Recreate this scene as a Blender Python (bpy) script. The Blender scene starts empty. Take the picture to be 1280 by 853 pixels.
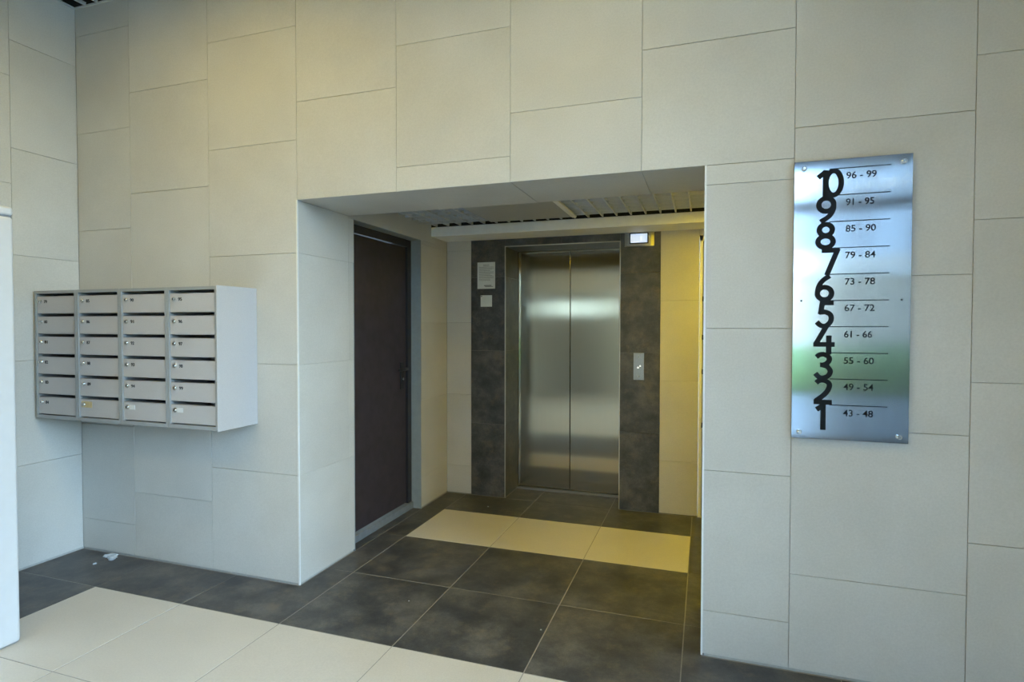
import bpy, bmesh, math, random
from mathutils import Vector, Matrix
random.seed(7)
S = bpy.context.scene
C = S.collection

# ------------------------------------------------------------------ camera
def camera():
    f, yaw, pitch, roll = 718.8885, 0.3244, -0.0230, 0.0012
    loc = Vector((2.5753, -2.5337, 1.3878))
    cy, sy, cp, sp = math.cos(yaw), math.sin(yaw), math.cos(pitch), math.sin(pitch)
    fw = Vector((-sy*cp, cy*cp, sp)); r = Vector((cy, sy, 0)); u = r.cross(fw)
    cr, sr = math.cos(roll), math.sin(roll)
    r2 = cr*r + sr*u; u2 = -sr*r + cr*u
    cd = bpy.data.cameras.new('camera'); cam = bpy.data.objects.new('camera', cd); C.objects.link(cam)
    cd.sensor_width = 36.0; cd.sensor_fit = 'HORIZONTAL'; cd.lens = 36.0*f/1280.0
    cd.clip_start = 0.02; cd.clip_end = 300
    m = Matrix(((r2.x, u2.x, -fw.x, loc.x), (r2.y, u2.y, -fw.y, loc.y), (r2.z, u2.z, -fw.z, loc.z), (0, 0, 0, 1)))
    cam.matrix_world = m
    S.camera = cam
camera()

# ------------------------------------------------------------------ sky, exposure
SKY_STRENGTH = 19.5
HALL_LAMP = 16.0
LOBBY_LAMP = 46.0
S.view_settings.view_transform = 'Standard'
S.view_settings.look = 'None'
S.view_settings.gamma = 1.0
S.view_settings.use_curve_mapping = False
S.view_settings.exposure = 0.27

def world():
    w = bpy.data.worlds.new('sky'); S.world = w; w.use_nodes = True
    nt = w.node_tree; nt.nodes.clear()
    out = nt.nodes.new('ShaderNodeOutputWorld'); bg = nt.nodes.new('ShaderNodeBackground')
    tc = nt.nodes.new('ShaderNodeTexCoord'); sep = nt.nodes.new('ShaderNodeSeparateXYZ')
    ramp = nt.nodes.new('ShaderNodeValToRGB')
    ramp.color_ramp.elements[0].position = 0.0; ramp.color_ramp.elements[0].color = (0.60, 0.81, 1.0, 1)
    ramp.color_ramp.elements[1].position = 0.7; ramp.color_ramp.elements[1].color = (0.36, 0.63, 1.0, 1)
    nt.links.new(tc.outputs['Generated'], sep.inputs[0]); nt.links.new(sep.outputs['Z'], ramp.inputs[0])
    nt.links.new(ramp.outputs[0], bg.inputs[0]); bg.inputs[1].default_value = SKY_STRENGTH
    nt.links.new(bg.outputs[0], out.inputs[0])
world()

# window portals: they only guide the sky light through the glazing
def portal(name, loc, rot, sx, sy):
    l = bpy.data.lights.new(name, 'AREA'); l.shape = 'RECTANGLE'; l.size = sx; l.size_y = sy
    l.cycles.is_portal = True
    o = bpy.data.objects.new(name, l); C.objects.link(o); o.location = loc; o.rotation_euler = rot

# ------------------------------------------------------------------ dimensions
XL = -1.11            # left wall face
XR = 3.80             # right wall face
YF = -4.60            # wall behind the camera
ZC = 3.340            # open cell ceiling of the hall
K0, KW = -0.6679, 0.5954     # joints of the main wall
TP = 0.5945           # height pitch of its tiles
NL, NR, NZ = 0.523, 2.571, 2.062   # opening of the lift lobby
HD = 0.46             # depth of the header over the opening
YB = 1.86             # back wall of the lobby
LXR = 3.62            # right end of the lobby
LZ = 2.18             # lobby open cell ceiling
FX, FY = -0.5067, 0.2442     # floor joints
portal('window_right_offscreen', (XR+0.12, -2.55, 1.68), (0, math.radians(90), 0), 3.3, 3.9)
portal('window_front_offscreen', (3.18, YF-0.12, 1.68), (math.radians(90), 0, 0), 1.1, 3.3)

# ------------------------------------------------------------------ materials
MATS = {}
def newmat(name):
    m = bpy.data.materials.new(name); m.use_nodes = True
    nt = m.node_tree; nt.nodes.clear()
    o = nt.nodes.new('ShaderNodeOutputMaterial'); b = nt.nodes.new('ShaderNodeBsdfPrincipled')
    nt.links.new(b.outputs[0], o.inputs[0])
    MATS[name] = m
    return m, nt, b
def L(nt, a, b): nt.links.new(a, b)
def objvec(nt, scale=(1, 1, 1), rand=True):
    """object coordinates, shifted by a random amount for every object"""
    tc = nt.nodes.new('ShaderNodeTexCoord'); oi = nt.nodes.new('ShaderNodeObjectInfo')
    mp = nt.nodes.new('ShaderNodeMapping'); mp.inputs['Scale'].default_value = scale
    if rand:
        mul = nt.nodes.new('ShaderNodeMath'); mul.operation = 'MULTIPLY'; mul.inputs[1].default_value = 37.0
        L(nt, oi.outputs['Random'], mul.inputs[0])
        ad = nt.nodes.new('ShaderNodeVectorMath'); ad.operation = 'ADD'
        L(nt, tc.outputs['Object'], ad.inputs[0]); L(nt, mul.outputs[0], ad.inputs[1])
        L(nt, ad.outputs[0], mp.inputs['Vector'])
    else:
        L(nt, tc.outputs['Object'], mp.inputs['Vector'])
    return mp.outputs[0], oi
def noise(nt, vec, scale, detail=3, rough=0.55):
    n = nt.nodes.new('ShaderNodeTexNoise'); n.inputs['Scale'].default_value = scale
    n.inputs['Detail'].default_value = detail; n.inputs['Roughness'].default_value = rough
    L(nt, vec, n.inputs['Vector']); return n
def ramp(nt, fac, stops):
    r = nt.nodes.new('ShaderNodeValToRGB'); e = r.color_ramp.elements
    while len(e) < len(stops): e.new(0.5)
    for k, (p, c) in enumerate(stops): e[k].position = p; e[k].color = (*c, 1)
    L(nt, fac, r.inputs[0]); return r
def mix(nt, fac, a, b, mode='MIX'):
    m = nt.nodes.new('ShaderNodeMix'); m.data_type = 'RGBA'; m.blend_type = mode
    if isinstance(fac, float): m.inputs[0].default_value = fac
    else: L(nt, fac, m.inputs[0])
    for s, i in ((a, 6), (b, 7)):
        if isinstance(s, tuple): m.inputs[i].default_value = (*s, 1)
        else: L(nt, s, m.inputs[i])
    return m.outputs[2]
def bump(nt, b, h, strength, dist):
    n = nt.nodes.new('ShaderNodeBump'); n.inputs['Strength'].default_value = strength; n.inputs['Distance'].default_value = dist
    L(nt, h, n.inputs['Height']); L(nt, n.outputs[0], b.inputs['Normal'])

def tile_mat(name, c1, c2, rough, var, big=2.2, fine=140, bstr=0.02):
    m, nt, b = newmat(name)
    v, oi = objvec(nt)
    a = noise(nt, v, big, 4); f = noise(nt, v, fine, 3)
    r1 = ramp(nt, a.outputs[0], [(0.3, c1), (0.72, c2)])
    r2 = ramp(nt, f.outputs[0], [(0.3, (0.93,)*3), (0.7, (1.03,)*3)])
    c = mix(nt, 1.0, r1.outputs[0], r2.outputs[0], 'MULTIPLY')
    r3 = ramp(nt, oi.outputs['Random'], [(0.0, (1-var,)*3), (1.0, (1.0,)*3)])
    c = mix(nt, 1.0, c, r3.outputs[0], 'MULTIPLY')
    L(nt, c, b.inputs['Base Color']); b.inputs['Roughness'].default_value = rough
    bump(nt, b, f.outputs[0], bstr, 0.002)
    return m
tile_mat('wall_tile', (0.49, 0.475, 0.435), (0.56, 0.545, 0.505), 0.55, 0.05)
tile_mat('light_floor_tile', (0.50, 0.475, 0.43), (0.56, 0.535, 0.49), 0.36, 0.05)

def dark_tile(name, rough, k=1.0):
    m, nt, b = newmat(name)
    v, oi = objvec(nt)
    a = noise(nt, v, 5.5, 9, 0.70); s = noise(nt, v, 9.0, 8, 0.74); f = noise(nt, v, 160, 2)
    base = ramp(nt, a.outputs[0], [(0.36, (0.022*k, 0.0245*k, 0.030*k)), (0.50, (0.046*k, 0.048*k, 0.051*k)), (0.66, (0.090*k, 0.088*k, 0.084*k))])
    rust = ramp(nt, s.outputs[0], [(0.53, (0, 0, 0)), (0.66, (1, 1, 1))])
    sc = nt.nodes.new('ShaderNodeMath'); sc.operation = 'MULTIPLY'; sc.inputs[1].default_value = 0.38
    L(nt, rust.outputs[0], sc.inputs[0])
    c = mix(nt, sc.outputs[0], base.outputs[0], (0.135*k, 0.108*k, 0.072*k))
    r2 = ramp(nt, f.outputs[0], [(0.3, (0.82,)*3), (0.7, (1.1,)*3)])
    c = mix(nt, 1.0, c, r2.outputs[0], 'MULTIPLY')
    L(nt, c, b.inputs['Base Color'])
    rr = nt.nodes.new('ShaderNodeMapRange'); rr.inputs[3].default_value = rough-0.07; rr.inputs[4].default_value = rough+0.1
    L(nt, a.outputs[0], rr.inputs[0]); L(nt, rr.outputs[0], b.inputs['Roughness'])
    bump(nt, b, s.outputs[0], 0.08, 0.002)
dark_tile('dark_floor_tile', 0.42, 1.3)
dark_tile('dark_wall_tile', 0.42, 1.3)

def plain(name, col, rough=0.5, metal=0.0, nscale=60, nvar=0.08, bstr=0.0, spec=None):
    m, nt, b = newmat(name)
    v, oi = objvec(nt)
    n = noise(nt, v, nscale, 3)
    lo = tuple(x*(1-nvar) for x in col); hi = tuple(min(1, x*(1+nvar)) for x in col)
    r = ramp(nt, n.outputs[0], [(0.3, lo), (0.7, hi)])
    L(nt, r.outputs[0], b.inputs['Base Color']); b.inputs['Roughness'].default_value = rough; b.inputs['Metallic'].default_value = metal
    if spec is not None: b.inputs['Specular IOR Level'].default_value = spec
    if bstr: bump(nt, b, n.outputs[0], bstr, 0.002)
    return m
plain('floor_grout', (0.27, 0.265, 0.25), 0.9)
plain('wall_grout', (0.38, 0.37, 0.34), 0.9)
plain('dark_grout', (0.20, 0.19, 0.16), 0.9)
plain('plaster', (0.55, 0.53, 0.47), 0.8, nscale=30, nvar=0.03)
plain('beam_paint', (0.86, 0.85, 0.80), 0.55, nscale=20, nvar=0.03)
plain('plenum_black', (0.010, 0.010, 0.011), 0.9)
plain('grille_paint', (0.52, 0.54, 0.55), 0.38, nvar=0.03)
plain('hall_grille_paint', (0.50, 0.51, 0.50), 0.4, nvar=0.03)
plain('panel_grey', (0.40, 0.40, 0.38), 0.6, nvar=0.04)
plain('white_trim', (0.70, 0.71, 0.70), 0.35, nvar=0.03)
plain('metal_trim', (0.50, 0.48, 0.42), 0.35, 0.7, nvar=0.04)
plain('mailbox_grey', (0.44, 0.42, 0.41), 0.42, nscale=300, nvar=0.05, bstr=0.04)
plain('mailbox_frame', (0.29, 0.30, 0.30), 0.42, nscale=300, nvar=0.05)
plain('chrome', (0.72, 0.72, 0.70), 0.18, 1.0, nvar=0.03)
plain('black_print', (0.010, 0.014, 0.020), 0.7, nvar=0.05, spec=0.15)
plain('black_plastic', (0.012, 0.012, 0.014), 0.4)
plain('tape', (0.52, 0.40, 0.20), 0.5, nscale=40, nvar=0.15)
plain('paper_label', (0.62, 0.62, 0.61), 0.7, nvar=0.03)
plain('paper', (0.62, 0.64, 0.62), 0.75, nscale=15, nvar=0.05)
plain('paper_print', (0.20, 0.21, 0.21), 0.8)
plain('door_brown', (0.034, 0.026, 0.032), 0.45, nscale=14, nvar=0.22, bstr=0.05)
plain('door_frame_dark', (0.022, 0.022, 0.028), 0.4)
plain('reveal_grey', (0.27, 0.30, 0.30), 0.5, nscale=25, nvar=0.06)
plain('threshold_grey', (0.17, 0.19, 0.21), 0.45, nscale=25, nvar=0.1)
plain('cabinet_white', (0.50, 0.50, 0.50), 0.35, nscale=20, nvar=0.02)
plain('pvc_white', (0.78, 0.79, 0.79), 0.35, nvar=0.02)
plain('frame_grey', (0.16, 0.17, 0.18), 0.45, nvar=0.03)
plain('steel_dull', (0.36, 0.36, 0.34), 0.38, 0.9, nscale=200, nvar=0.08)
plain('scrap_white', (0.42, 0.46, 0.50), 0.6, nscale=90, nvar=0.1)
plain('asphalt', (0.11, 0.115, 0.12), 0.9, nscale=4, nvar=0.2)
plain('leaf_green', (0.10, 0.17, 0.045), 0.7, nscale=5, nvar=0.4)
plain('house_render', (0.88, 0.88, 0.87), 0.8, nscale=2, nvar=0.06)
plain('house_wall', (0.78, 0.68, 0.56), 0.8, nscale=0.5, nvar=0.1)
plain('added_block_pale', (0.62, 0.72, 0.84), 0.8, nscale=0.5, nvar=0.04)
plain('house_glass', (0.05, 0.06, 0.08), 0.15, nscale=0.5, nvar=0.2)

def steel(name, col, rough, aniso, rot=0.0):
    """brushed stainless steel with a fine vertical grain"""
    m, nt, b = newmat(name)
    v, oi = objvec(nt, (420, 420, 3))
    n = noise(nt, v, 1.0, 2)
    r = ramp(nt, n.outputs[0], [(0.3, tuple(x*0.92 for x in col)), (0.7, col)])
    L(nt, r.outputs[0], b.inputs['Base Color'])
    b.inputs['Metallic'].default_value = 1.0; b.inputs['Roughness'].default_value = rough
    b.inputs['Anisotropic'].default_value = aniso; b.inputs['Anisotropic Rotation'].default_value = rot
    t = nt.nodes.new('ShaderNodeTangent'); t.direction_type = 'RADIAL'; t.axis = 'Z'
    L(nt, t.outputs[0], b.inputs['Tangent'])
steel('lift_steel', (0.52, 0.475, 0.36), 0.15, 0.96)
steel('sign_steel', (0.66, 0.65, 0.63), 0.12, 0.96)

def emit(name, col, strength):
    m, nt, b = newmat(name)
    b.inputs['Base Color'].default_value = (0.8, 0.8, 0.8, 1)
    b.inputs['Emission Color'].default_value = (*col, 1); b.inputs['Emission Strength'].default_value = strength
emit('hall_lamp_glow', (1.0, 0.72, 0.10), HALL_LAMP)
emit('lobby_lamp_glow', (1.0, 0.72, 0.01), LOBBY_LAMP)
emit('screen_glow', (0.50, 0.68, 1.0), 0.62)
emit('screen_ink', (0.85, 0.93, 1.0), 0.85)
emit('button_glow', (1.0, 0.98, 0.9), 1.6)

def glass(name, tint):
    m = bpy.data.materials.new(name); m.use_nodes = True; MATS[name] = m
    nt = m.node_tree; nt.nodes.clear()
    o = nt.nodes.new('ShaderNodeOutputMaterial'); t = nt.nodes.new('ShaderNodeBsdfTransparent'); g = nt.nodes.new('ShaderNodeBsdfGlossy')
    fr = nt.nodes.new('ShaderNodeFresnel'); mx = nt.nodes.new('ShaderNodeMixShader')
    t.inputs[0].default_value = (*tint, 1); g.inputs['Roughness'].default_value = 0.02; fr.inputs[0].default_value = 1.45
    L(nt, fr.outputs[0], mx.inputs[0]); L(nt, t.outputs[0], mx.inputs[1]); L(nt, g.outputs[0], mx.inputs[2]); L(nt, mx.outputs[0], o.inputs[0])
glass('window_glass', (0.93, 0.96, 0.97))

# ------------------------------------------------------------------ mesh helpers
def box(bm, x0, x1, y0, y1, z0, z1):
    vs = [bm.verts.new(p) for p in ((x0, y0, z0), (x1, y0, z0), (x1, y1, z0), (x0, y1, z0), (x0, y0, z1), (x1, y0, z1), (x1, y1, z1), (x0, y1, z1))]
    for f in ((0, 3, 2, 1), (4, 5, 6, 7), (0, 1, 5, 4), (1, 2, 6, 5), (2, 3, 7, 6), (3, 0, 4, 7)): bm.faces.new([vs[i] for i in f])
def boxes(*bs, bevel=0.0, seg=2):
    bm = bmesh.new()
    for b in bs: box(bm, *b)
    if bevel: bmesh.ops.bevel(bm, geom=bm.edges[:], offset=bevel, segments=seg, affect='EDGES', profile=0.5)
    return bm
def cyl(bm, c, axis, r, h, seg=20, r2=None):
    """closed cylinder starting at c and running h along axis"""
    a = Vector(axis).normalized(); q = a.to_track_quat('Z', 'Y').to_matrix().to_4x4()
    bmesh.ops.create_cone(bm, cap_ends=True, segments=seg, radius1=r, radius2=r if r2 is None else r2, depth=h,
                          matrix=Matrix.Translation(Vector(c)+a*h/2) @ q)
def lk(name, data, mat=None, parent=None):
    o = bpy.data.objects.new(name, data); C.objects.link(o)
    if mat and data is not None and not data.materials: data.materials.append(MATS[mat])
    if parent is not None: o.parent = parent
    return o
def obj(name, bm, mat, parent=None, smooth=False):
    """bm in world coordinates; the object's origin moves to the middle of its bounds"""
    bmesh.ops.recalc_face_normals(bm, faces=bm.faces[:])
    lo = Vector([min(v.co[i] for v in bm.verts) for i in range(3)]); hi = Vector([max(v.co[i] for v in bm.verts) for i in range(3)])
    c = (lo+hi)/2
    for v in bm.verts: v.co -= c
    me = bpy.data.meshes.new(name); bm.to_mesh(me); bm.free()
    if smooth:
        for p in me.polygons: p.use_smooth = True
    o = lk(name, me, mat, None)
    o.matrix_world = Matrix.Translation(c)
    if parent is not None: setpar(o, parent, c)
    return o
WPOS = {}
def setpar(o, parent, c):
    o.parent = parent
    base = WPOS.get(parent.name, parent.location.copy() if parent.parent is None else Vector((0, 0, 0)))
    WPOS[o.name] = Vector(c)
    o.location = Vector(c) - base
def thing(name, loc, label, cat, group=None):
    o = bpy.data.objects.new(name, None); C.objects.link(o); o.location = loc; o.empty_display_size = 0.1
    return tag(o, label, cat, group)
def tag(o, label, cat, group=None):
    o['label'] = label; o['category'] = cat
    if group: o['group'] = group
    return o
def struct(o, label=None, cat=None):
    o['kind'] = 'structure'
    if label: o['label'] = label; o['category'] = cat
    return o

TILES = {}
def tile_mesh(w, h, t, mat):
    k = (round(w, 4), round(h, 4), round(t, 4), mat)
    if k in TILES: return TILES[k]
    c = min(0.0008, w/4, h/4); a, b = w/2, h/2
    vs = []
    for z, i in ((-t, 0), (-c, 0), (0, c)):
        vs += [(-a+i, -b+i, z), (a-i, -b+i, z), (a-i, b-i, z), (-a+i, b-i, z)]
    fs = [(3, 2, 1, 0), (8, 9, 10, 11)]
    for l in (0, 4):
        for j in range(4): fs.append((l+j, l+(j+1) % 4, l+4+(j+1) % 4, l+4+j))
    me = bpy.data.meshes.new('tile'); me.from_pydata(vs, [], fs); me.update()
    me.materials.append(MATS[mat]); TILES[k] = me
    return me
TT = 0.009
def tile(parent, o, u, v, u0, u1, v0, v1, mat, gap=0.0018, name='tile', t=TT):
    """tile whose face covers u0..u1, v0..v1 on the plane through o spanned by unit axes u, v; normal u x v"""
    w, h = u1-u0-gap, v1-v0-gap
    if w < 0.004 or h < 0.004: return None
    u = Vector(u); v = Vector(v); n = u.cross(v)
    c = Vector(o) + u*(u0+u1)/2 + v*(v0+v1)/2
    ob = bpy.data.objects.new(name, tile_mesh(w, h, t, mat)); C.objects.link(ob)
    ob.parent = parent
    m = Matrix(((u.x, v.x, n.x, 0), (u.y, v.y, n.y, 0), (u.z, v.z, n.z, 0), (0, 0, 0, 1)))
    ob.rotation_euler = m.to_euler()
    base = WPOS.get(parent.name, parent.location)
    ob.location = c - base + n*random.uniform(-0.0005, 0.0005)
    return ob
def joints(lo, hi, off, pitch):
    r = [lo]; k = math.ceil((lo-off)/pitch - 1e-6)
    while off+k*pitch < hi-1e-4:
        if off+k*pitch > lo+1e-4: r.append(off+k*pitch)
        k += 1
    return r+[hi]
def tile_cols(parent, o, u, v, cols, offs, v0, v1, pitch, mat, **kw):
    """cols: [(u0,u1)], offs: joint offset of every column"""
    for (a, b), of in zip(cols, offs):
        js = joints(v0, v1, of, pitch)
        for p, q in zip(js, js[1:]): tile(parent, o, u, v, a, b, p, q, mat, **kw)

# ------------------------------------------------------------------ floor
fl = struct(obj('floor', boxes((XL-0.2, XR+0.15, YF-0.15, 2.45, -0.08, -0.0012)), 'floor_grout'))
def floor_tiles():
    xs = [XL] + [FX+0.6*i for i in range(0, 8)]
    ys = [FY+0.6*i for i in range(-8, 4)]
    ys = [y for y in ys if y > YF+0.02]
    def put(x0, x1, y0, y1, light):
        tile(fl, (0, 0, 0), (1, 0, 0), (0, 1, 0), x0, x1, y0, y1, 'light_floor_tile' if light else 'dark_floor_tile', gap=0.0045)
    r3 = FY-0.6
    def cut(poly):
        """tile cut to an L round a wall corner"""
        g = 0.00225; n = len(poly); ins = []
        for i in range(n):
            a, b, c = Vector(poly[i-1]), Vector(poly[i]), Vector(poly[(i+1) % n])
            d1 = (b-a).normalized(); d2 = (c-b).normalized()
            ins.append(b + g*(Vector((-d1.y, d1.x)) + Vector((-d2.y, d2.x))))
        bm = bmesh.new()
        lo = [bm.verts.new((q.x, q.y, -TT)) for q in ins]; hi = [bm.verts.new((q.x, q.y, 0.0)) for q in ins]
        bm.faces.new(hi); bm.faces.new(lo[::-1])
        for i in range(n): bm.faces.new((lo[i], lo[(i+1) % n], hi[(i+1) % n], hi[i]))
        obj('tile', bm, 'dark_floor_tile', fl)
    xcols = [(XL, FX)] + [(FX+0.6*i, min(FX+0.6*(i+1), XR)) for i in range(0, 8)]
    # hall in front of the main wall
    yrows = [(YF, ys[0])] + [(a, b) for a, b in zip(ys, ys[1:]) if b <= r3+1e-4]
    for (x0, x1) in xcols:
        if x1-x0 < 0.05: continue
        for (y0, y1) in yrows:
            put(x0, x1, y0, y1, x0 > FX-0.01 and x1 < XR-0.01)
        # row along the wall: cut at the wall, carried into the opening
        if x1 <= NL or x0 >= NR: put(x0, x1, r3, 0.0, False)
        elif x0 < NL < x1:
            cut([(x0, r3), (x1, r3), (x1, FY), (NL, FY), (NL, 0.0), (x0, 0.0)])
        elif x0 < NR < x1:
            cut([(x0, r3), (x1, r3), (x1, 0.0), (NR, 0.0), (NR, FY), (x0, FY)])
        else: put(x0, x1, r3, FY, False)
    # lobby
    lrows = [(FY, FY+0.6), (FY+0.6, FY+1.2), (FY+1.2, YB)]
    lcols = [(NL, FX+1.2)] if FX+1.2 > NL else []
    lcols += [(FX+0.6*i, min(FX+0.6*(i+1), LXR)) for i in range(2, 7)]
    for (x0, x1) in lcols:
        if x1-x0 < 0.03: continue
        for k, (y0, y1) in enumerate(lrows):
            ya = max(y0, HD+0.0) if x0 >= NR else y0
            light = (k == 1 and x0 > FX+1.19 and x1 < FX+3.01)
            put(x0, x1, ya, y1, light)
    # floor of the side door niche and of the lift recess
    put(0.44, NL, 0.516, 1.395, False)
    for a, b in ((1.04, FX+1.8), (FX+1.8, FX+2.4), (FX+2.4, 1.96)): put(a, b, YB, 2.16, False)
floor_tiles()

# ------------------------------------------------------------------ main wall with the opening
zt = 3.62
wb = struct(obj('wall_back', boxes((XL-0.2, NL-TT, TT, HD, -0.02, zt), (NR+TT, XR+0.15, TT, HD, -0.02, zt), (NL-TT, NR+TT, TT, HD, NZ+TT, zt)), 'wall_grout'))
def main_tiles():
    OFF = {0: 0.0, 1: 0.397, 2: 0.197}          # three-step offset of neighbouring columns
    O, U, V = (0, 0, 0), (1, 0, 0), (0, 0, 1)
    z0, z1 = 0.012, ZC+0.004
    for k in range(-1, 9):
        a, b = K0+KW*k, K0+KW*(k+1)
        a = max(a, XL); b = min(b, XR)
        if b-a < 0.01: continue
        off = {1: 0.0, 0: 0.397, 2: 0.197}[k % 3]
        if k % 3 == 1: off = 0.0
        if b <= NL+0.02 or a >= NR: segs = [(a, min(b, NL) if b <= NL+0.02 else b, z0)]
        elif b <= NR: segs = [(max(a, NL), b, NZ)]
        else: segs = 'split'
        if segs == 'split':
            js = joints(z0, z1, off, TP)
            for p, q in zip(js, js[1:]):
                if q <= NZ+0.01: tile(wb, O, U, V, NR, b, p, q, 'wall_tile')
                elif p >= NZ-0.01: tile(wb, O, U, V, a, b, p, q, 'wall_tile')
                else:
                    tile(wb, O, U, V, NR, b, p, NZ, 'wall_tile', gap=0.002); tile(wb, O, U, V, a, b, NZ, q, 'wall_tile', gap=0.002)
        else:
            tile_cols(wb, O, U, V, [segs[0][:2]], [off], segs[0][2], z1, TP, 'wall_tile')
    # soffit of the header (faces down): u = x, v = -y
    for a, b in ((NL, K0+3*KW), (K0+3*KW, K0+4*KW), (K0+4*KW, K0+5*KW), (K0+5*KW, NR)):
        tile(wb, (0, 0, NZ), (1, 0, 0), (0, -1, 0), a, b, -HD, 0.0, 'wall_tile')
    # right reveal of the opening (faces -x): u = -y, v = z
    tile_cols(wb, (NR, 0, 0), (0, -1, 0), (0, 0, 1), [(-HD, 0)], [0.197], 0.012, NZ, TP, 'wall_tile')
main_tiles()

# lobby left wall (with the side door opening) : face at x = NL, looks to +x
DY0, DY1, DZ = 0.516, 1.395, 2.052
wl = struct(obj('wall_lobby_left', boxes((0.26, NL-TT, HD, DY0, -0.02, 2.6), (0.26, NL-TT, DY1+0.004, 2.0, -0.02, 2.6), (0.26, NL-TT, DY0, DY1+0.004, DZ+0.004, 2.6)), 'wall_grout'))
O, U, V = (NL, 0, 0), (0, 1, 0), (0, 0, 1)
tile_cols(wb, O, U, V, [(0, HD)], [0.0], 0.012, NZ, TP, 'wall_tile', gap=0.0008)
tile_cols(wl, O, U, V, [(HD, DY0)], [0.0], 0.012, DZ, TP, 'wall_tile', gap=0.0008)
tile_cols(wl, O, U, V, [(DY1, YB)], [0.24], 0.012, DZ, TP, 'wall_tile', gap=0.0010)
for a, b in ((HD, 1.06), (1.06, 1.655), (1.655, YB)): tile(wl, O, U, V, a, b, DZ, 2.30, 'wall_tile')
# painted reveal of the door opening
obj('door_reveal', boxes((0.30, NL, DY1-0.002, DY1+0.006, 0.0, DZ), (0.30, NL, DY0-0.006, DY0+0.002, 0.0, DZ), (0.30, NL, DY0, DY1, DZ-0.002, DZ+0.006)), 'reveal_grey', wl)

# lobby back wall with the lift recess
EX0, EX1, EZ, EY = 1.04, 1.96, 2.042, 2.20
wk = struct(obj('wall_lobby_back', boxes((NL-0.25, EX0-TT, YB+TT, 2.42, -0.02, 2.6), (EX1+TT, 2.53, YB+TT, 2.42, -0.02, 2.6), (EX0-TT, EX1+TT, YB+TT, 2.42, EZ+TT, 2.6)), 'dark_grout'))
O, U, V = (0, YB, 0), (1, 0, 0), (0, 0, 1)
zB = 2.14
tile_cols(wk, O, U, V, [(NL, 0.742)], [0.24], 0.008, zB, TP, 'wall_tile')
tile_cols(wk, O, U, V, [(2.257, 2.53)], [0.40], 0.008, zB, TP, 'wall_tile')
tile_cols(wk, O, U, V, [(0.742, EX0), (EX1, 2.257)], [0.0, 0.0], 0.004, zB, 0.6, 'dark_wall_tile')
for a, b in ((EX0, 1.505), (1.505, EX1)): tile(wk, O, U, V, a, b, EZ, zB, 'dark_wall_tile')
tile_cols(wk, (EX0, 0, 0), (0, 1, 0), (0, 0, 1), [(YB, EY)], [0.0], 0.004, EZ, 0.6, 'dark_wall_tile')
tile_cols(wk, (EX1, 0, 0), (0, -1, 0), (0, 0, 1), [(-EY, -YB)], [0.0], 0.004, EZ, 0.6, 'dark_wall_tile')
for a, b in ((EX0, 1.505), (1.505, EX1)): tile(wk, (0, 0, EZ), (1, 0, 0), (0, -1, 0), a, b, -EY, -YB, 'dark_wall_tile')
# thin metal edge profiles round the lift recess and down the opening's left corner
struct(obj('trim_1', boxes((EX0-0.004, EX0+0.003, YB-0.003, YB+0.004, 0.004, EZ), (EX1-0.003, EX1+0.004, YB-0.003, YB+0.004, 0.004, EZ), (EX0-0.004, EX1+0.004, YB-0.003, YB+0.004, EZ-0.003, EZ+0.004)), 'metal_trim'))
struct(obj('trim_2', boxes((NL-0.004, NL+0.004, -0.0035, 0.004, 0.006, NZ)), 'white_trim'))
struct(obj('trim_3', boxes((NR-0.004, NR+0.004, -0.0035, 0.004, 0.006, NZ)), 'white_trim'))
# lobby right part: side wall, and the wall that carries the white door
wr = struct(obj('wall_lobby_right', boxes((LXR, LXR+0.12, HD, 2.42, -0.02, 2.6)), 'plaster'))
wd = struct(obj('wall_lobby_corner', boxes((3.44, LXR, YB, 2.0, -0.02, 2.6), (2.53, 3.44, YB+0.006, 2.0, 2.06, 2.6)), 'plaster'))
# boxed ceiling beam over the lift doors
bmz = struct(obj('beam', boxes((NL+0.001, LXR, 1.567, YB-0.001, 2.102, 2.176), bevel=0.004), 'beam_paint'))

# lobby open cell ceiling
lc = struct(obj('ceiling_lobby', boxes((0.26, LXR+0.12, HD, YB+0.5, 2.60, 2.68)), 'plenum_black'))
obj('plenum_side', boxes((NL-0.02, LXR, HD-0.004, HD+0.004, 2.26, 2.6), (NL-0.004, NL+0.004, HD, 1.567, 2.26, 2.6), (NL, LXR, 1.572, 1.580, 2.17, 2.6)), 'plenum_black', lc)
def slat(parent, cache, lo, hi, mat):
    k = tuple(round(hi[i]-lo[i], 4) for i in range(3))
    c = Vector([(lo[i]+hi[i])/2 for i in range(3)])
    if k not in cache:
        o = obj('slat', boxes((lo[0], hi[0], lo[1], hi[1], lo[2], hi[2])), mat, parent); cache[k] = o.data
    else:
        o = bpy.data.objects.new('slat', cache[k]); C.objects.link(o)
        setpar(o, parent, c)
    return o
cache = {}
PX0, PX1, PY0, PY1 = 1.065, 1.675, 0.855, 1.462
QX0, QX1, QY0, QY1 = 2.61, 2.91, 0.56, 1.16
y = 0.562
while y < 1.56:
    slat(lc, cache, (NL, y-0.005, LZ), (LXR, y+0.005, LZ+0.025), 'grille_paint'); y += 0.1
x = NL+0.0535
while x < LXR-0.02:
    slat(lc, cache, (x-0.005, HD, LZ-0.002), (x+0.005, 1.567, LZ+0.026), 'grille_paint'); x += 0.1
obj('edge_strip', boxes((NL, LXR, HD, HD+0.018, LZ-0.004, LZ+0.03)), 'grille_paint', lc)
pn = tag(obj('ceiling_panel', boxes((PX0, PX1, PY0, PY1, LZ-0.012, LZ+0.0), bevel=0.003), 'panel_grey'), 'flat grey square panel set in the open cell ceiling before the lift', 'ceiling panel')
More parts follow.
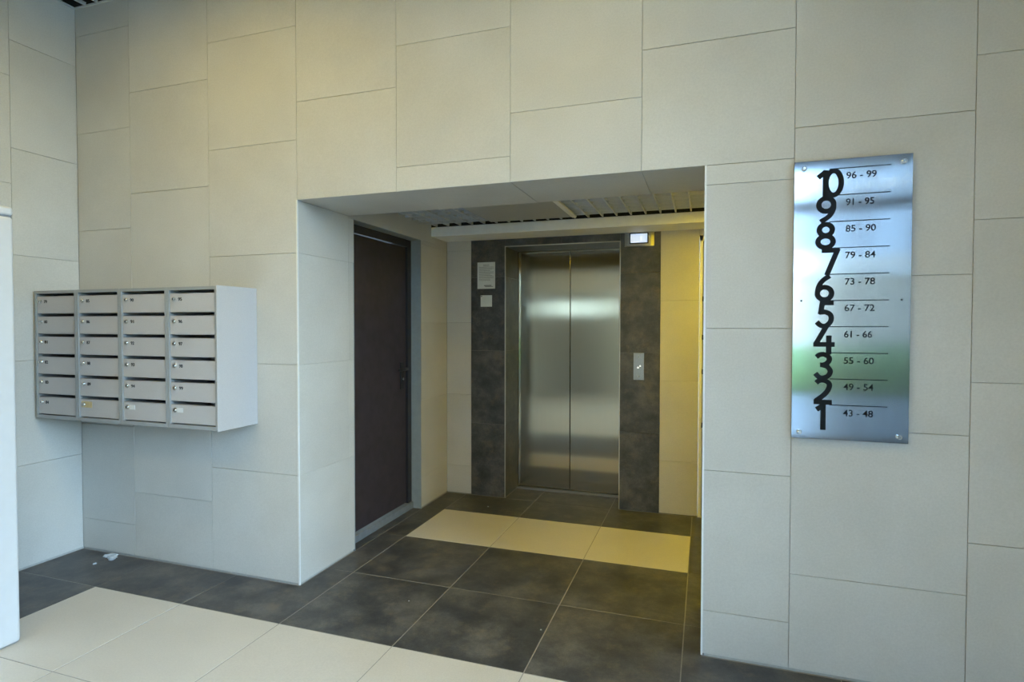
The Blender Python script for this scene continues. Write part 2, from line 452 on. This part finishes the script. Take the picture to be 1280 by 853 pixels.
obj('edge_profile', boxes((PX1+0.001, PX1+0.036, PY0, PY1, LZ-0.016, LZ-0.001), bevel=0.003), 'beam_paint', pn)
ll = thing('ceiling_lamp_offscreen', ((QX0+QX1)/2, (QY0+QY1)/2, LZ-0.014), 'warm yellow square lamp panel in the lift lobby ceiling', 'lamp')
obj('lamp_frame', boxes((QX0, QX1, QY0, QY0+0.03, LZ-0.014, LZ+0.03), (QX0, QX1, QY1-0.03, QY1, LZ-0.014, LZ+0.03), (QX0, QX0+0.03, QY0, QY1, LZ-0.014, LZ+0.03), (QX1-0.03, QX1, QY0, QY1, LZ-0.014, LZ+0.03)), 'pvc_white', ll)
obj('diffuser_offscreen', boxes((QX0+0.03, QX1-0.03, QY0+0.03, QY1-0.03, LZ-0.010, LZ-0.004)), 'lobby_lamp_glow', ll)

# ------------------------------------------------------------------ side walls of the hall
wleft = struct(obj('wall_left', boxes((XL-0.2, XL-TT, YF-0.1, 0.3, -0.02, zt)), 'wall_grout'))
cols, offs = [], []
yy = 0.0; k = 0
ysj = [0.0, -0.36]
while ysj[-1] > YF+0.01: ysj.append(max(YF, ysj[-1]-KW))
for k, (a, b) in enumerate(zip(ysj, ysj[1:])):
    cols.append((b, a)); offs.append([0.0, 0.397, 0.197][k % 3])
tile_cols(wleft, (XL, 0, 0), (0, 1, 0), (0, 0, 1), cols, offs, 0.012, ZC+0.004, 0.598, 'wall_tile')

# right wall: a pier by the main wall, then full glazing
GY0, GY1, GZ0, GZ1, TZ = -4.50, -0.62, 0.06, 3.28, 2.74
wright = struct(obj('wall_right', boxes((XR, XR+0.2, GY1, 0.3, -0.02, zt), (XR, XR+0.2, YF-0.1, GY0, -0.02, zt), (XR, XR+0.2, GY0, GY1, GZ1, zt), (XR, XR+0.2, GY0, GY1, -0.02, GZ0)), 'plaster'))
w1 = struct(obj('window_1', boxes(*[(XR+0.06, XR+0.13, y-0.035, y+0.035, GZ0, GZ1) for y in (GY0+0.035, -3.2, -1.9, GY1-0.035)],
    *[(XR+0.06, XR+0.13, GY0, GY1, z-0.06, z+0.06) for z in (GZ0+0.06, TZ, GZ1-0.06)]), 'frame_grey'))
for a, b in ((GY0, -3.2), (-3.2, -1.9), (-1.9, GY1)):
    for p, q in ((GZ0, TZ), (TZ, GZ1)):
        obj('pane', boxes((XR+0.092, XR+0.098, a+0.03, b-0.03, p+0.03, q-0.03)), 'window_glass', w1)
# wall behind the camera: glazing on the right, an entrance door with a lit light-strip pane further left
FX0, FX1 = 2.65, XR-0.08
dX0, dX1, dZ = -0.55, 0.75, 2.10
wf = struct(obj('wall_front', boxes((XL-0.2, dX0, YF-0.2, YF, -0.02, zt), (dX1, FX0, YF-0.2, YF, -0.02, zt), (dX0, dX1, YF-0.2, YF, dZ, zt), (FX0, FX1, YF-0.2, YF, GZ1, zt), (FX1, XR+0.2, YF-0.2, YF, -0.02, zt), (FX0, FX1, YF-0.2, YF, -0.02, GZ0)), 'plaster'))
w2 = struct(obj('window_2', boxes(*[(x-0.035, x+0.035, YF-0.13, YF-0.06, GZ0, GZ1) for x in (FX0+0.035, (FX0+FX1)/2, FX1-0.035)],
    *[(FX0, FX1, YF-0.13, YF-0.06, z-0.06, z+0.06) for z in (GZ0+0.06, TZ, GZ1-0.06)]), 'frame_grey'))
for a, b in ((FX0, (FX0+FX1)/2), ((FX0+FX1)/2, FX1)):
    for p, q in ((GZ0, TZ), (TZ, GZ1)):
        obj('pane', boxes((a+0.03, b-0.03, YF-0.098, YF-0.092, p+0.03, q-0.03)), 'window_glass', w2)
d3 = struct(obj('door_3', boxes((dX0, dX1, YF-0.12, YF-0.05, 0.0, 1.64), (dX0, dX1, YF-0.12, YF-0.05, 1.94, dZ), (dX0, dX0+0.12, YF-0.12, YF-0.05, 1.64, 1.94), (dX1-0.12, dX1, YF-0.12, YF-0.05, 1.64, 1.94)), 'door_brown'))
obj('pane', boxes((dX0+0.1, dX1-0.1, YF-0.088, YF-0.082, 1.62, 1.96)), 'window_glass', d3)

# ------------------------------------------------------------------ hall open cell ceiling
hc = struct(obj('ceiling', boxes((XL-0.2, XR+0.2, YF-0.2, 0.3, 3.62, 3.70)), 'plenum_black'))
obj('plenum_side', boxes((XL-TT, XR, -0.006, TT, ZC+0.006, 3.62), (XL-TT, XL+0.006, YF, 0, ZC+0.006, 3.62)), 'plenum_black', hc)
cache = {}
y = -0.10
while y > YF+0.02:
    slat(hc, cache, (XL, y-0.005, ZC), (XR, y+0.005, ZC+0.02), 'hall_grille_paint'); y -= 0.1
x = XL+0.10
while x < XR-0.02:
    slat(hc, cache, (x-0.005, YF, ZC+0.001), (x+0.005, 0, ZC+0.021), 'hall_grille_paint'); x += 0.1
obj('edge_strip', boxes((XL, XR, -0.009, -0.0005, ZC-0.004, ZC+0.006)), 'hall_grille_paint', hc)
obj('edge_strip', boxes((XL+0.0005, XL+0.009, YF, -0.009, ZC-0.004, ZC+0.006)), 'hall_grille_paint', hc)
for i, (lx, ly) in enumerate(((0.25, -1.15), (1.95, -1.40), (0.9, -3.0), (2.9, -3.0))):
    lab = ['warm square lamp panel in the hall ceiling nearest the mailboxes', 'warm square lamp panel in the hall ceiling before the lift opening',
           'warm square lamp panel in the hall ceiling near the entrance door', 'warm square lamp panel in the hall ceiling between the glazed walls'][i]
    t = thing('ceiling_lamp_offscreen', (lx, ly, ZC-0.014), lab, 'lamp', 'lamp panels in the hall ceiling')
    a, b, c_, d_ = lx-0.298, lx+0.298, ly-0.298, ly+0.298
    obj('lamp_frame', boxes((a, b, c_, c_+0.03, ZC-0.014, ZC+0.03), (a, b, d_-0.03, d_, ZC-0.014, ZC+0.03), (a, a+0.03, c_, d_, ZC-0.014, ZC+0.03), (b-0.03, b, c_, d_, ZC-0.014, ZC+0.03)), 'pvc_white', t)
    obj('diffuser_offscreen', boxes((a+0.03, b-0.03, c_+0.03, d_-0.03, ZC-0.010, ZC-0.004)), 'hall_lamp_glow', t)

# ------------------------------------------------------------------ side door in the lobby
def side_door():
    xd = 0.425
    d = struct(obj('door_1', boxes((xd-0.045, xd, DY0+0.055, DY1-0.06, 0.055, DZ-0.06), bevel=0.002), 'door_brown'))
    obj('door_frame', boxes((xd-0.07, xd+0.016, DY1-0.056, DY1-0.003, 0, DZ-0.003), (xd-0.07, xd+0.016, DY0+0.003, DY0+0.052, 0, DZ-0.003), (xd-0.07, xd+0.016, DY0+0.05, DY1-0.05, DZ-0.056, DZ-0.003)), 'door_frame_dark', d)
    obj('threshold', boxes((xd-0.06, xd+0.032, DY0+0.003, DY1-0.003, 0.0, 0.05), bevel=0.004), 'threshold_grey', d)
    bm = bmesh.new(); yh, zh = DY1-0.125, 1.08
    box(bm, xd, xd+0.008, yh-0.022, yh+0.022, 0.93, 1.13)
    obj('handle_plate', bm, 'black_plastic', d)
    bm = bmesh.new(); cyl(bm, (xd+0.006, yh, zh), (1, 0, 0), 0.010, 0.045); 
    bm2 = boxes((xd+0.040, xd+0.056, yh-0.120, yh+0.012, zh-0.010, zh+0.010), bevel=0.005)
    me = bpy.data.meshes.new('t'); bm2.to_mesh(me); bm2.free(); bm.from_mesh(me)
    obj('handle', bm, 'black_plastic', d, True)
    bm = bmesh.new(); cyl(bm, (xd+0.006, yh, 1.005), (1, 0, 0), 0.010, 0.010)
    obj('lock', bm, 'chrome', d)
    return d
side_door()

# ------------------------------------------------------------------ lift doors
def lift():
    d = struct(obj('door_2', boxes((EX0, EX1, EY+0.055, EY+0.10, 0.0, EZ+0.05)), 'black_plastic'))
    mid = 1.497
    obj('door_panel', boxes((EX0-0.02, mid-0.0035, EY+0.012, EY+0.04, 0.012, EZ+0.02), bevel=0.002), 'lift_steel', d)
    obj('door_panel', boxes((mid+0.0035, EX1+0.02, EY+0.004, EY+0.032, 0.012, EZ+0.02), bevel=0.002), 'lift_steel', d)
    obj('jamb', boxes((EX0-0.002, EX0+0.012, EY-0.012, EY+0.02, 0.0, EZ)), 'lift_steel', d)
    obj('jamb', boxes((EX1-0.012, EX1+0.002, EY-0.012, EY+0.02, 0.0, EZ)), 'lift_steel', d)
    obj('head_jamb', boxes((EX0, EX1, EY-0.012, EY+0.02, EZ-0.014, EZ+0.002)), 'lift_steel', d)
    obj('sill', boxes((EX0, EX1, 2.155, EY+0.06, -0.002, 0.008), (EX0, EX1, 2.168, 2.174, 0.008, 0.011), (EX0, EX1, 2.186, 2.192, 0.008, 0.011)), 'steel_dull', d)
lift()

# white plastic door in the far corner of the lobby
def white_door():
    x0, x1 = 2.532, 3.438
    d = struct(obj('door_4', boxes((x0, x0+0.022, YB+0.004, YB+0.06, 0.0, 2.058), (x1-0.04, x1, YB+0.004, YB+0.06, 0.0, 2.058), (x0, x1, YB+0.004, YB+0.06, 2.02, 2.058)), 'pvc_white'))
    lf = obj('door_leaf', boxes((x0+0.034, x0+0.13, YB+0.012, YB+0.06, 0.02, 2.01), (x1-0.14, x1-0.044, YB+0.012, YB+0.06, 0.02, 2.01), (x0+0.13, x1-0.14, YB+0.012, YB+0.06, 0.02, 0.7), (x0+0.13, x1-0.14, YB+0.012, YB+0.06, 1.9, 2.01)), 'pvc_white', d)
    obj('pane', boxes((x0+0.12, x1-0.13, YB+0.015, YB+0.02, 0.69, 1.91)), 'window_glass', lf)
    for z in (0.68, 1.07, 1.32, 1.60): obj('hinge', boxes((x0+0.020, x0+0.036, YB-0.008, YB+0.02, z-0.018, z+0.018), bevel=0.003), 'black_plastic', d)
    obj('backing', boxes((x0, x1, YB+0.08, YB+0.10, 0.0, 2.06)), 'plaster', d)
white_door()

# ------------------------------------------------------------------ text
def text_mesh(s, size, ext=0.0004, off=0.0, spacing=1.0):
    cu = bpy.data.curves.new('txt', 'FONT'); cu.body = s; cu.size = size; cu.extrude = ext; cu.offset = off; cu.space_character = spacing
    cu.resolution_u = 4
    o = bpy.data.objects.new('txt', cu); C.objects.link(o)
    bpy.context.view_layer.update()
    dg = bpy.context.evaluated_depsgraph_get()
    me = bpy.data.meshes.new_from_object(o.evaluated_get(dg))
    bpy.data.objects.remove(o); bpy.data.curves.remove(cu)
    me.materials.clear()
    return me
def wall_text(name, s, x0, y, zbase, height, width, mat, parent, off=0.010):
    """text on a plane facing -y: cap height and width in metres, left end x0, baseline zbase"""
    me = text_mesh(s, 1.0, 0.001, off)
    xs = [v.co.x for v in me.vertices]; ys = [v.co.y for v in me.vertices]
    sx = width/(max(xs)-min(xs)); sy = height/(max(ys)-max(0, min(ys)) if max(ys) > 0 else 1)
    mnx = min(xs)
    for v in me.vertices: v.co = Vector(((v.co.x-mnx)*sx - width/2, v.co.z*0.6, v.co.y*sy - height/2))
    o = lk(name, me, mat)
    setpar(o, parent, (x0+width/2, y, zbase+height/2))
    return o

# ------------------------------------------------------------------ mailboxes
def mailboxes():
    X0, X1, Z0, Z1, Yf = -1.088, 0.251, 0.865, 1.596, -0.269
    t = thing('mailbox_bank', ((X0+X1)/2, -0.13, Z0), 'grey steel wall mailbox bank with four columns of numbered flap doors', 'mailboxes')
    edges = [-1.088, -0.749, -0.418, -0.081, 0.251]
    nums = [['79', '80', '81', '82', '83', '84'], ['85', '86', '87', '88', '89', None], ['90', '91', '92', '93', '94', None], ['95', '96', '97', '98', '99', None]]
    pitch, top, slot = 0.1153, 0.016, 0.0155
    for c in range(4):
        a, b = edges[c]+0.0008, edges[c+1]-0.0008
        w = 0.014
        bs = [(a, a+w, Yf, -0.001, Z0, Z1), (b-w, b, Yf, -0.001, Z0, Z1), (a+w, b-w, Yf, -0.001, Z1-top, Z1), (a+w, b-w, Yf, -0.001, Z0, Z0+0.019), (a+w, b-w, -0.006, -0.001, Z0, Z1)]
        for i in range(1, 6): bs.append((a+w, b-w, Yf+0.03, -0.005, Z1-top-pitch*i-0.001, Z1-top-pitch*i+0.001))
        obj('column_frame', boxes(*bs), 'mailbox_frame', t)
        for i in range(6):
            zt_ = Z1-top-pitch*i-slot; zb_ = Z1-top-pitch*(i+1)+0.002
            d = obj('flap_door', boxes((a+w+0.0015, b-w-0.0015, Yf+0.006, Yf+0.0085, zb_, zt_), (a+w+0.0015, b-w-0.0015, Yf+0.006, Yf+0.022, zt_-0.0025, zt_), bevel=0.0006, seg=1), 'mailbox_grey', t)
            lx, lz = a+w+0.030, zt_-0.030
            if nums[c][i] is None:
                if c == 1: obj('tape', boxes((lx-0.018, lx+0.062, Yf+0.0045, Yf+0.0062, lz-0.017, lz+0.017)), 'tape', d)
                else: obj('blank_label', boxes((lx+0.012, lx+0.052, Yf+0.0048, Yf+0.0062, lz-0.012, lz+0.012)), 'paper_label', d)
            bm = bmesh.new(); cyl(bm, (lx, Yf+0.0065, lz), (0, -1, 0), 0.0125, 0.005, 20, 0.011); cyl(bm, (lx, Yf+0.002, lz), (0, -1, 0), 0.008, 0.006, 16, 0.007)
            lo = obj('lock', bm, 'chrome', d)
            bm = bmesh.new(); box(bm, lx-0.0012, lx+0.0012, Yf-0.0048, Yf-0.003, lz-0.005, lz+0.005)
            # keyhole is part of the door's lock face
            obj('keyhole', bm, 'black_plastic', d)
            if nums[c][i]: wall_text('number', nums[c][i], lx+0.028, Yf+0.0055, lz-0.009, 0.017, 0.025, 'black_print', d)
    obj('side_panel', boxes((X1-0.001, X1+0.004, Yf-0.004, -0.001, Z0-0.004, Z1+0.004), bevel=0.0008, seg=1), 'mailbox_grey', t)
mailboxes()

# ------------------------------------------------------------------ floor directory sign
def ribbon(bm, pts, w, y0, y1):
    """constant-width stroke along pts (x, z), extruded from y0 to y1"""
    n = len(pts); closed = (Vector(pts[0])-Vector(pts[-1])).length < 1e-6
    if closed: pts = pts[:-1]; n -= 1
    Lp, Rp = [], []
    for i in range(n):
        p = Vector(pts[i]); a = Vector(pts[i-1]) if (i > 0 or closed) else None; b = Vector(pts[(i+1) % n]) if (i < n-1 or closed) else None
        d1 = (p-a).normalized() if a is not None else None; d2 = (b-p).normalized() if b is not None else None
        if d1 is None: d1 = d2
        if d2 is None: d2 = d1
        n1 = Vector((-d1.y, d1.x)); n2 = Vector((-d2.y, d2.x)); m = (n1+n2).normalized()
        s = (w/2)/max(0.4, m.dot(n1))
        Lp.append(p+m*s); Rp.append(p-m*s)
    rows = [[bm.verts.new((q[i].x, y, q[i].y)) for i in range(n)] for q in (Lp, Rp) for y in (y0, y1)]
    l0, l1, r0, r1 = rows
    for i in range(n if closed else n-1):
        j = (i+1) % n
        bm.faces.new((l0[i], l0[j], r0[j], r0[i])); bm.faces.new((l1[i], r1[i], r1[j], l1[j]))
        bm.faces.new((l0[i], l1[i], l1[j], l0[j])); bm.faces.new((r0[i], r0[j], r1[j], r1[i]))
    if not closed:
        bm.faces.new((l0[0], r0[0], r1[0], l1[0])); bm.faces.new((l0[-1], l1[-1], r1[-1], r0[-1]))
def spline(pts, n=8):
    """Catmull-Rom through pts"""
    P = [Vector(p) for p in pts]; P = [2*P[0]-P[1]]+P+[2*P[-1]-P[-2]]; out = []
    for i in range(1, len(P)-2):
        for k in range(n):
            s = k/n; a, b, c, d = P[i-1], P[i], P[i+1], P[i+2]
            out.append(0.5*((2*b)+(c-a)*s+(2*a-5*b+4*c-d)*s*s+(3*b-a-3*c+d)*s**3))
    out.append(P[-2]); return [tuple(q) for q in out]
def ell(cx, cy, rx, ry, a0=0, a1=360, n=36):
    p = [(cx+rx*math.cos(math.radians(a0+(a1-a0)*i/n)), cy+ry*math.sin(math.radians(a0+(a1-a0)*i/n))) for i in range(n+1)]
    if abs(a1-a0) == 360: p[-1] = p[0]
    return p
def sign():
    X0, X1, Z0, Z1, Yp = 2.902, 3.302, 0.952, 2.040, -0.020
    t = thing('floor_directory_sign', ((X0+X1)/2, -0.01, Z0), 'brushed steel floor directory plate with big black numbers on the tiled wall', 'sign')
    obj('plate', boxes((X0, X1, Yp, Yp+0.004, Z0, Z1), bevel=0.0008, seg=1), 'sign_steel', t)
    for x, z in ((2.936, 2.011), (3.272, 2.010), (2.930, 0.978), (3.270, 0.977)):
        bm = bmesh.new(); cyl(bm, (x, 0.0, z), (0, -1, 0), 0.0085, 0.030, 20, 0.0085); cyl(bm, (x, -0.030, z), (0, -1, 0), 0.0085, 0.003, 20, 0.0055)
        obj('standoff_screw', bm, 'chrome', t, False)
    for x, z in ((2.932, 1.495), (3.272, 1.495)):
        bm = bmesh.new(); cyl(bm, (x, Yp+0.002, z), (0, -1, 0), 0.0035, 0.003, 12); obj('rivet', bm, 'black_print', t)
    W = 0.0182
    dg = [
        [[(.0075, -.030), (.034, -.008)], [(.0322, -.004), (.0322, -.112)], ell(.0604, -.0543, .0262, .0465)],
        [ell(.0348, -.035, .0257, .0253), spline([(.0603, -.032), (.0585, -.055), (.045, -.080), (.016, -.100)])],
        [ell(.033, -.0305, .0225, .0215), ell(.0325, -.0765, .0262, .0222)],
        [[(.0185, -.0085), (.080, -.0085)], [(.0745, -.004), (.037, -.105)]],
        [ell(.0288, -.0735, .0248, .0240), spline([(.0040, -.0735), (.0085, -.047), (.022, -.024), (.046, -.006)])],
        [[(.013, -.0090), (.060, -.0090)], [(.0212, -.004), (.0150, -.053)], spline([(.010, -.0462), (.0313, -.0445), (.0495, -.056), (.0505, -.080), (.034, -.0975), (.016, -.0965), (.002, -.083)])],
        [[(.036, .004), (-.003, -.070)], [(-.010, -.0690), (.064, -.0690)], [(.0436, -.034), (.0436, -.108)]],
        [spline([(.000, -.0170), (.012, -.0075), (.030, -.0075), (.0445, -.020), (.041, -.036), (.027, -.0465), (.013, -.0475)]), spline([(.020, -.0475), (.038, -.054), (.0485, -.0715), (.041, -.090), (.022, -.0985), (.008, -.094), (-.003, -.081)])],
        [spline([(-.001, -.0165), (.010, -.0075), (.028, -.007), (.0435, -.018), (.0435, -.035), (.030, -.059), (-.004, -.0895)]), [(-.009, -.0915), (.054, -.0915)]],
        [[(.000, -.0200), (.022, -.003)], [(.0230, .005), (.0230, -.0985)]],
    ]
    rng = ['96 - 99', '91 - 95', '85 - 90', '79 - 84', '73 - 78', '67 - 72', '61 - 66', '55 - 60', '49 - 54', '43 - 48']
    for i in range(10):
        zl = 2.003-0.1016*i; u0 = 2.979+0.0013*i
        bm = bmesh.new()
        for k, st in enumerate(dg[i]): ribbon(bm, [(u0+p[0], zl+p[1]) for p in st], W, Yp-0.0030-0.0001*k-0.00004*i, Yp+0.001)
        obj('floor_number', bm, 'black_print', t)
        obj('divider_line', boxes((u0+0.045, 3.2305, Yp-0.0008, Yp+0.001, zl-0.0016, zl+0.0016)), 'black_print', t)
        wd = 0.101 if i not in (1, 6) else 0.094
        wall_text('apartment_range', rng[i], 3.083, Yp-0.0006, zl-0.0410, 0.0250, wd, 'black_print', t, off=0.010)
sign()

# ------------------------------------------------------------------ lift fittings on the dark tiles
def fittings():
    t = thing('lift_display', (2.102, YB-0.01, 1.997), 'lift floor display with brushed bezel and lit blue screen above the call button', 'display')
    bm = bmesh.new()                                            # bezel with a bowed front
    prof = [(-0.1085, 0.0), (-0.1085, -0.010), (-0.085, -0.020), (-0.045, -0.026), (0.0, -0.028), (0.045, -0.026), (0.085, -0.020), (0.1085, -0.010), (0.1085, 0.0)]
    lo = [bm.verts.new((2.102+a, YB+b, 1.997)) for a, b in prof]; hi = [bm.verts.new((2.102+a, YB+b, 2.110)) for a, b in prof]
    bm.faces.new(lo); bm.faces.new(hi[::-1])
    for i in range(len(prof)): j = (i+1) % len(prof); bm.faces.new((lo[i], lo[j], hi[j], hi[i]))
    obj('bezel', bm, 'steel_dull', t)
    obj('screen_frame', boxes((2.031, 2.171, YB-0.031, YB-0.020, 2.014, 2.094), bevel=0.002), 'black_plastic', t)
    sc = obj('screen', boxes((2.040, 2.162, YB-0.0325, YB-0.028, 2.022, 2.087)), 'screen_glow', t)
    obj('screen_segment', boxes((2.113, 2.119, YB-0.0330, YB-0.031, 2.030, 2.079), (2.048, 2.104, YB-0.0330, YB-0.031, 2.026, 2.031), (2.048, 2.070, YB-0.0330, YB-0.031, 2.050, 2.056)), 'screen_ink', sc)
    t = thing('call_button_plate', (2.103, YB, 0.997), 'slim steel lift call plate with two tiny lit lamps', 'call button')
    obj('plate', boxes((2.064, 2.142, YB-0.006, YB+0.001, 0.997, 1.201), bevel=0.0015), 'steel_dull', t)
    bm = bmesh.new(); cyl(bm, (2.103, YB-0.005, 1.095), (0, -1, 0), 0.019, 0.004, 24); obj('button', bm, 'steel_dull', t)
    bm = bmesh.new()
    cyl(bm, (2.098, YB-0.008, 1.090), (0, -1, 0), 0.0062, 0.002, 14); cyl(bm, (2.114, YB-0.008, 1.103), (0, -1, 0), 0.0055, 0.002, 14)
    obj('button_light', bm, 'button_glow', t)
    for z in (1.172, 1.022):
        bm = bmesh.new(); cyl(bm, (2.103, YB-0.005, z), (0, -1, 0), 0.0055, 0.003, 14); obj('screw', bm, 'chrome', t)
    # notices
    t = thing('paper_notice', (0.876, YB, 1.706), 'printed white paper notice taped to the dark tiles beside the lift', 'notice')
    obj('sheet', boxes((0.799, 0.953, YB-0.0025, YB-0.0008, 1.706, 1.922)), 'paper', t)
    bs = []; rn = random.Random(3)
    z = 1.902
    while z > 1.765:
        ctr = z > 1.885
        a = 0.850 if ctr else 0.812; b = 0.902 if ctr else 0.941-rn.choice((0, 0, 0.012, 0.03))
        bs.append((a, b, YB-0.0029, YB-0.0022, z-0.0014, z+0.0014)); z -= 0.0098
    obj('printed_lines', boxes(*bs), 'paper_print', t)
    obj('stamp', boxes((0.858, 0.922, YB-0.0029, YB-0.0022, 1.728, 1.736), (0.866, 0.936, YB-0.0029, YB-0.0022, 1.721, 1.726)), 'paper_print', t)
    t = thing('note_slip', (0.876, YB, 1.560), 'small square white slip stuck below the printed notice', 'note')
    obj('sheet', boxes((0.827, 0.926, YB-0.0025, YB-0.0008, 1.560, 1.653)), 'paper', t)
    obj('tape_corner', boxes((0.829, 0.841, YB-0.0029, YB-0.0022, 1.641, 1.650)), 'paper_print', t)
fittings()

# ------------------------------------------------------------------ tall white cabinet by the left wall
def cabinet():
    x0, x1, y0, y1 = XL+0.02, -0.275, -1.72, -0.846
    t = thing('tall_cabinet', ((x0+x1)/2, (y0+y1)/2, 0.0), 'tall plain white cabinet with rounded edges beside the left wall', 'cabinet')
    obj('body', boxes((x0, x1, y0, y1, 0.004, 1.866), bevel=0.014, seg=4), 'cabinet_white', t, False)
    obj('cap', boxes((x0, x1, y0, y1, 1.868, 1.909), bevel=0.012, seg=4), 'cabinet_white', t, False)
    obj('seam', boxes((x0+0.006, x1-0.004, y0+0.006, y1-0.006, 1.850, 1.885)), 'threshold_grey', t)
cabinet()

# ------------------------------------------------------------------ scraps on the floor
def scrap(loc, r, seed, label, n=3):
    rn = random.Random(seed); bm = bmesh.new()
    for k in range(n):
        b2 = bmesh.new(); bmesh.ops.create_icosphere(b2, subdivisions=2, radius=1)
        sx, sy, sz = (r*rn.uniform(0.5, 1.0) for _ in range(3)); dx, dy = rn.uniform(-r, r)*(n > 1), rn.uniform(-r, r)*(n > 1)*0.6
        for v in b2.verts:
            j = rn.uniform(0.55, 1.3)
            v.co = Vector((v.co.x*sx*j+dx, v.co.y*sy*j+dy, max(0.0, v.co.z*sz*0.5*j+sz*0.42)))
        me = bpy.data.meshes.new('t'); b2.to_mesh(me); b2.free(); bm.from_mesh(me)
    for v in bm.verts: v.co += Vector(loc)
    return tag(obj('litter_scrap', bm, 'scrap_white'), label, 'litter')
scrap((-0.80, -0.06, 0.0), 0.034, 2, 'crumpled pale scrap on the dark floor against the wall under the mailboxes', 4)
scrap((-0.803, -0.15, 0.0), 0.013, 3, 'small pale crumb on the dark floor under the mailboxes', 1)
scrap((0.991, 1.60, 0.0), 0.009, 4, 'tiny white crumb on the dark floor before the lift', 1)
scrap((1.161, 0.035, 0.0), 0.004, 5, 'tiny white speck on the dark tiles at the opening, left of centre', 1)
scrap((1.871, -0.018, 0.0), 0.005, 6, 'tiny white speck on the dark tiles at the opening, right of centre', 1)

# ------------------------------------------------------------------ outdoors, seen only through the glazing and in reflections
struct(obj('ground', boxes((-40, 60, -60, 40, -0.30, -0.09)), 'asphalt'))
def hedge(x0, x1, y0, y1, h, seed, label):
    rn = random.Random(seed); bm = bmesh.new()
    nx = max(2, int((x1-x0)/0.8)); ny = max(2, int((y1-y0)/0.8))
    for i in range(nx):
        for j in range(ny):
            r = rn.uniform(0.6, 0.9)
            c = Vector((x0+(i+.5)*(x1-x0)/nx, y0+(j+.5)*(y1-y0)/ny, 0))
            for z in (0.1, h-0.6):
                bmesh.ops.create_icosphere(bm, subdivisions=1, radius=r, matrix=Matrix.Translation(c+Vector((rn.uniform(-.2, .2), rn.uniform(-.2, .2), z))))
    for v in bm.verts: v.co += Vector((rn.uniform(-.12, .12), rn.uniform(-.12, .12), rn.uniform(-.12, .12)))
    tag(obj('hedge', bm, 'leaf_green'), label, 'hedge')
hedge(13.5, 15.0, -11, 4, 0.9, 1, 'green hedge outside facing the side glazing')
hedge(-12, 11, -13.6, -12.2, 0.9, 2, 'green hedge outside facing the entrance door')

def block(name, x0, x1, y0, y1, h, face, label, wall='house_wall'):
    """plain block across the yard with balcony bands and windows on the side that faces the hall"""
    t = thing(name, ((x0+x1)/2, (y0+y1)/2, -0.1), label, 'building')
    obj('wall', boxes((x0, x1, y0, y1, -0.1, h)), wall, t)
    n = max(1, int((h-1)//3.0))
    for i in range(n):
        z = 0.9+3.0*i
        if face == 'x': obj('floor_band', boxes((x0-0.25, x0, y0, y1, z+1.9, z+2.15)), 'house_render', t)
        else: obj('floor_band', boxes((x0, x1, y1, y1+0.25, z+1.9, z+2.15)), 'house_render', t)
        a, b = (y0, y1) if face == 'x' else (x0, x1)
        q = a+2.0
        while q < b-3.5:
            if face == 'x': obj('window', boxes((x0-0.05, x0+0.05, q, q+1.6, z, z+1.5)), 'house_glass', t)
            else: obj('window', boxes((q, q+1.6, y1-0.05, y1+0.05, z, z+1.5)), 'house_glass', t)
            q += 4.2
block('low_building', 19, 25, -18, 6, 3.7, 'x', 'low pale building across the yard facing the side glazing')
block('low_building', -12, 15, -17.8, -15.2, 3.3, 'y', 'low pale building across the yard facing the entrance door')
block('added_reflection_block', -14, 17, -21.4, -18.4, 7.0, 'y', 'taller pale blue block added behind the low building to dim the sign reflection', 'added_block_pale')  # unseen block, added so the steel sign reflects a dimmer blue than the sky
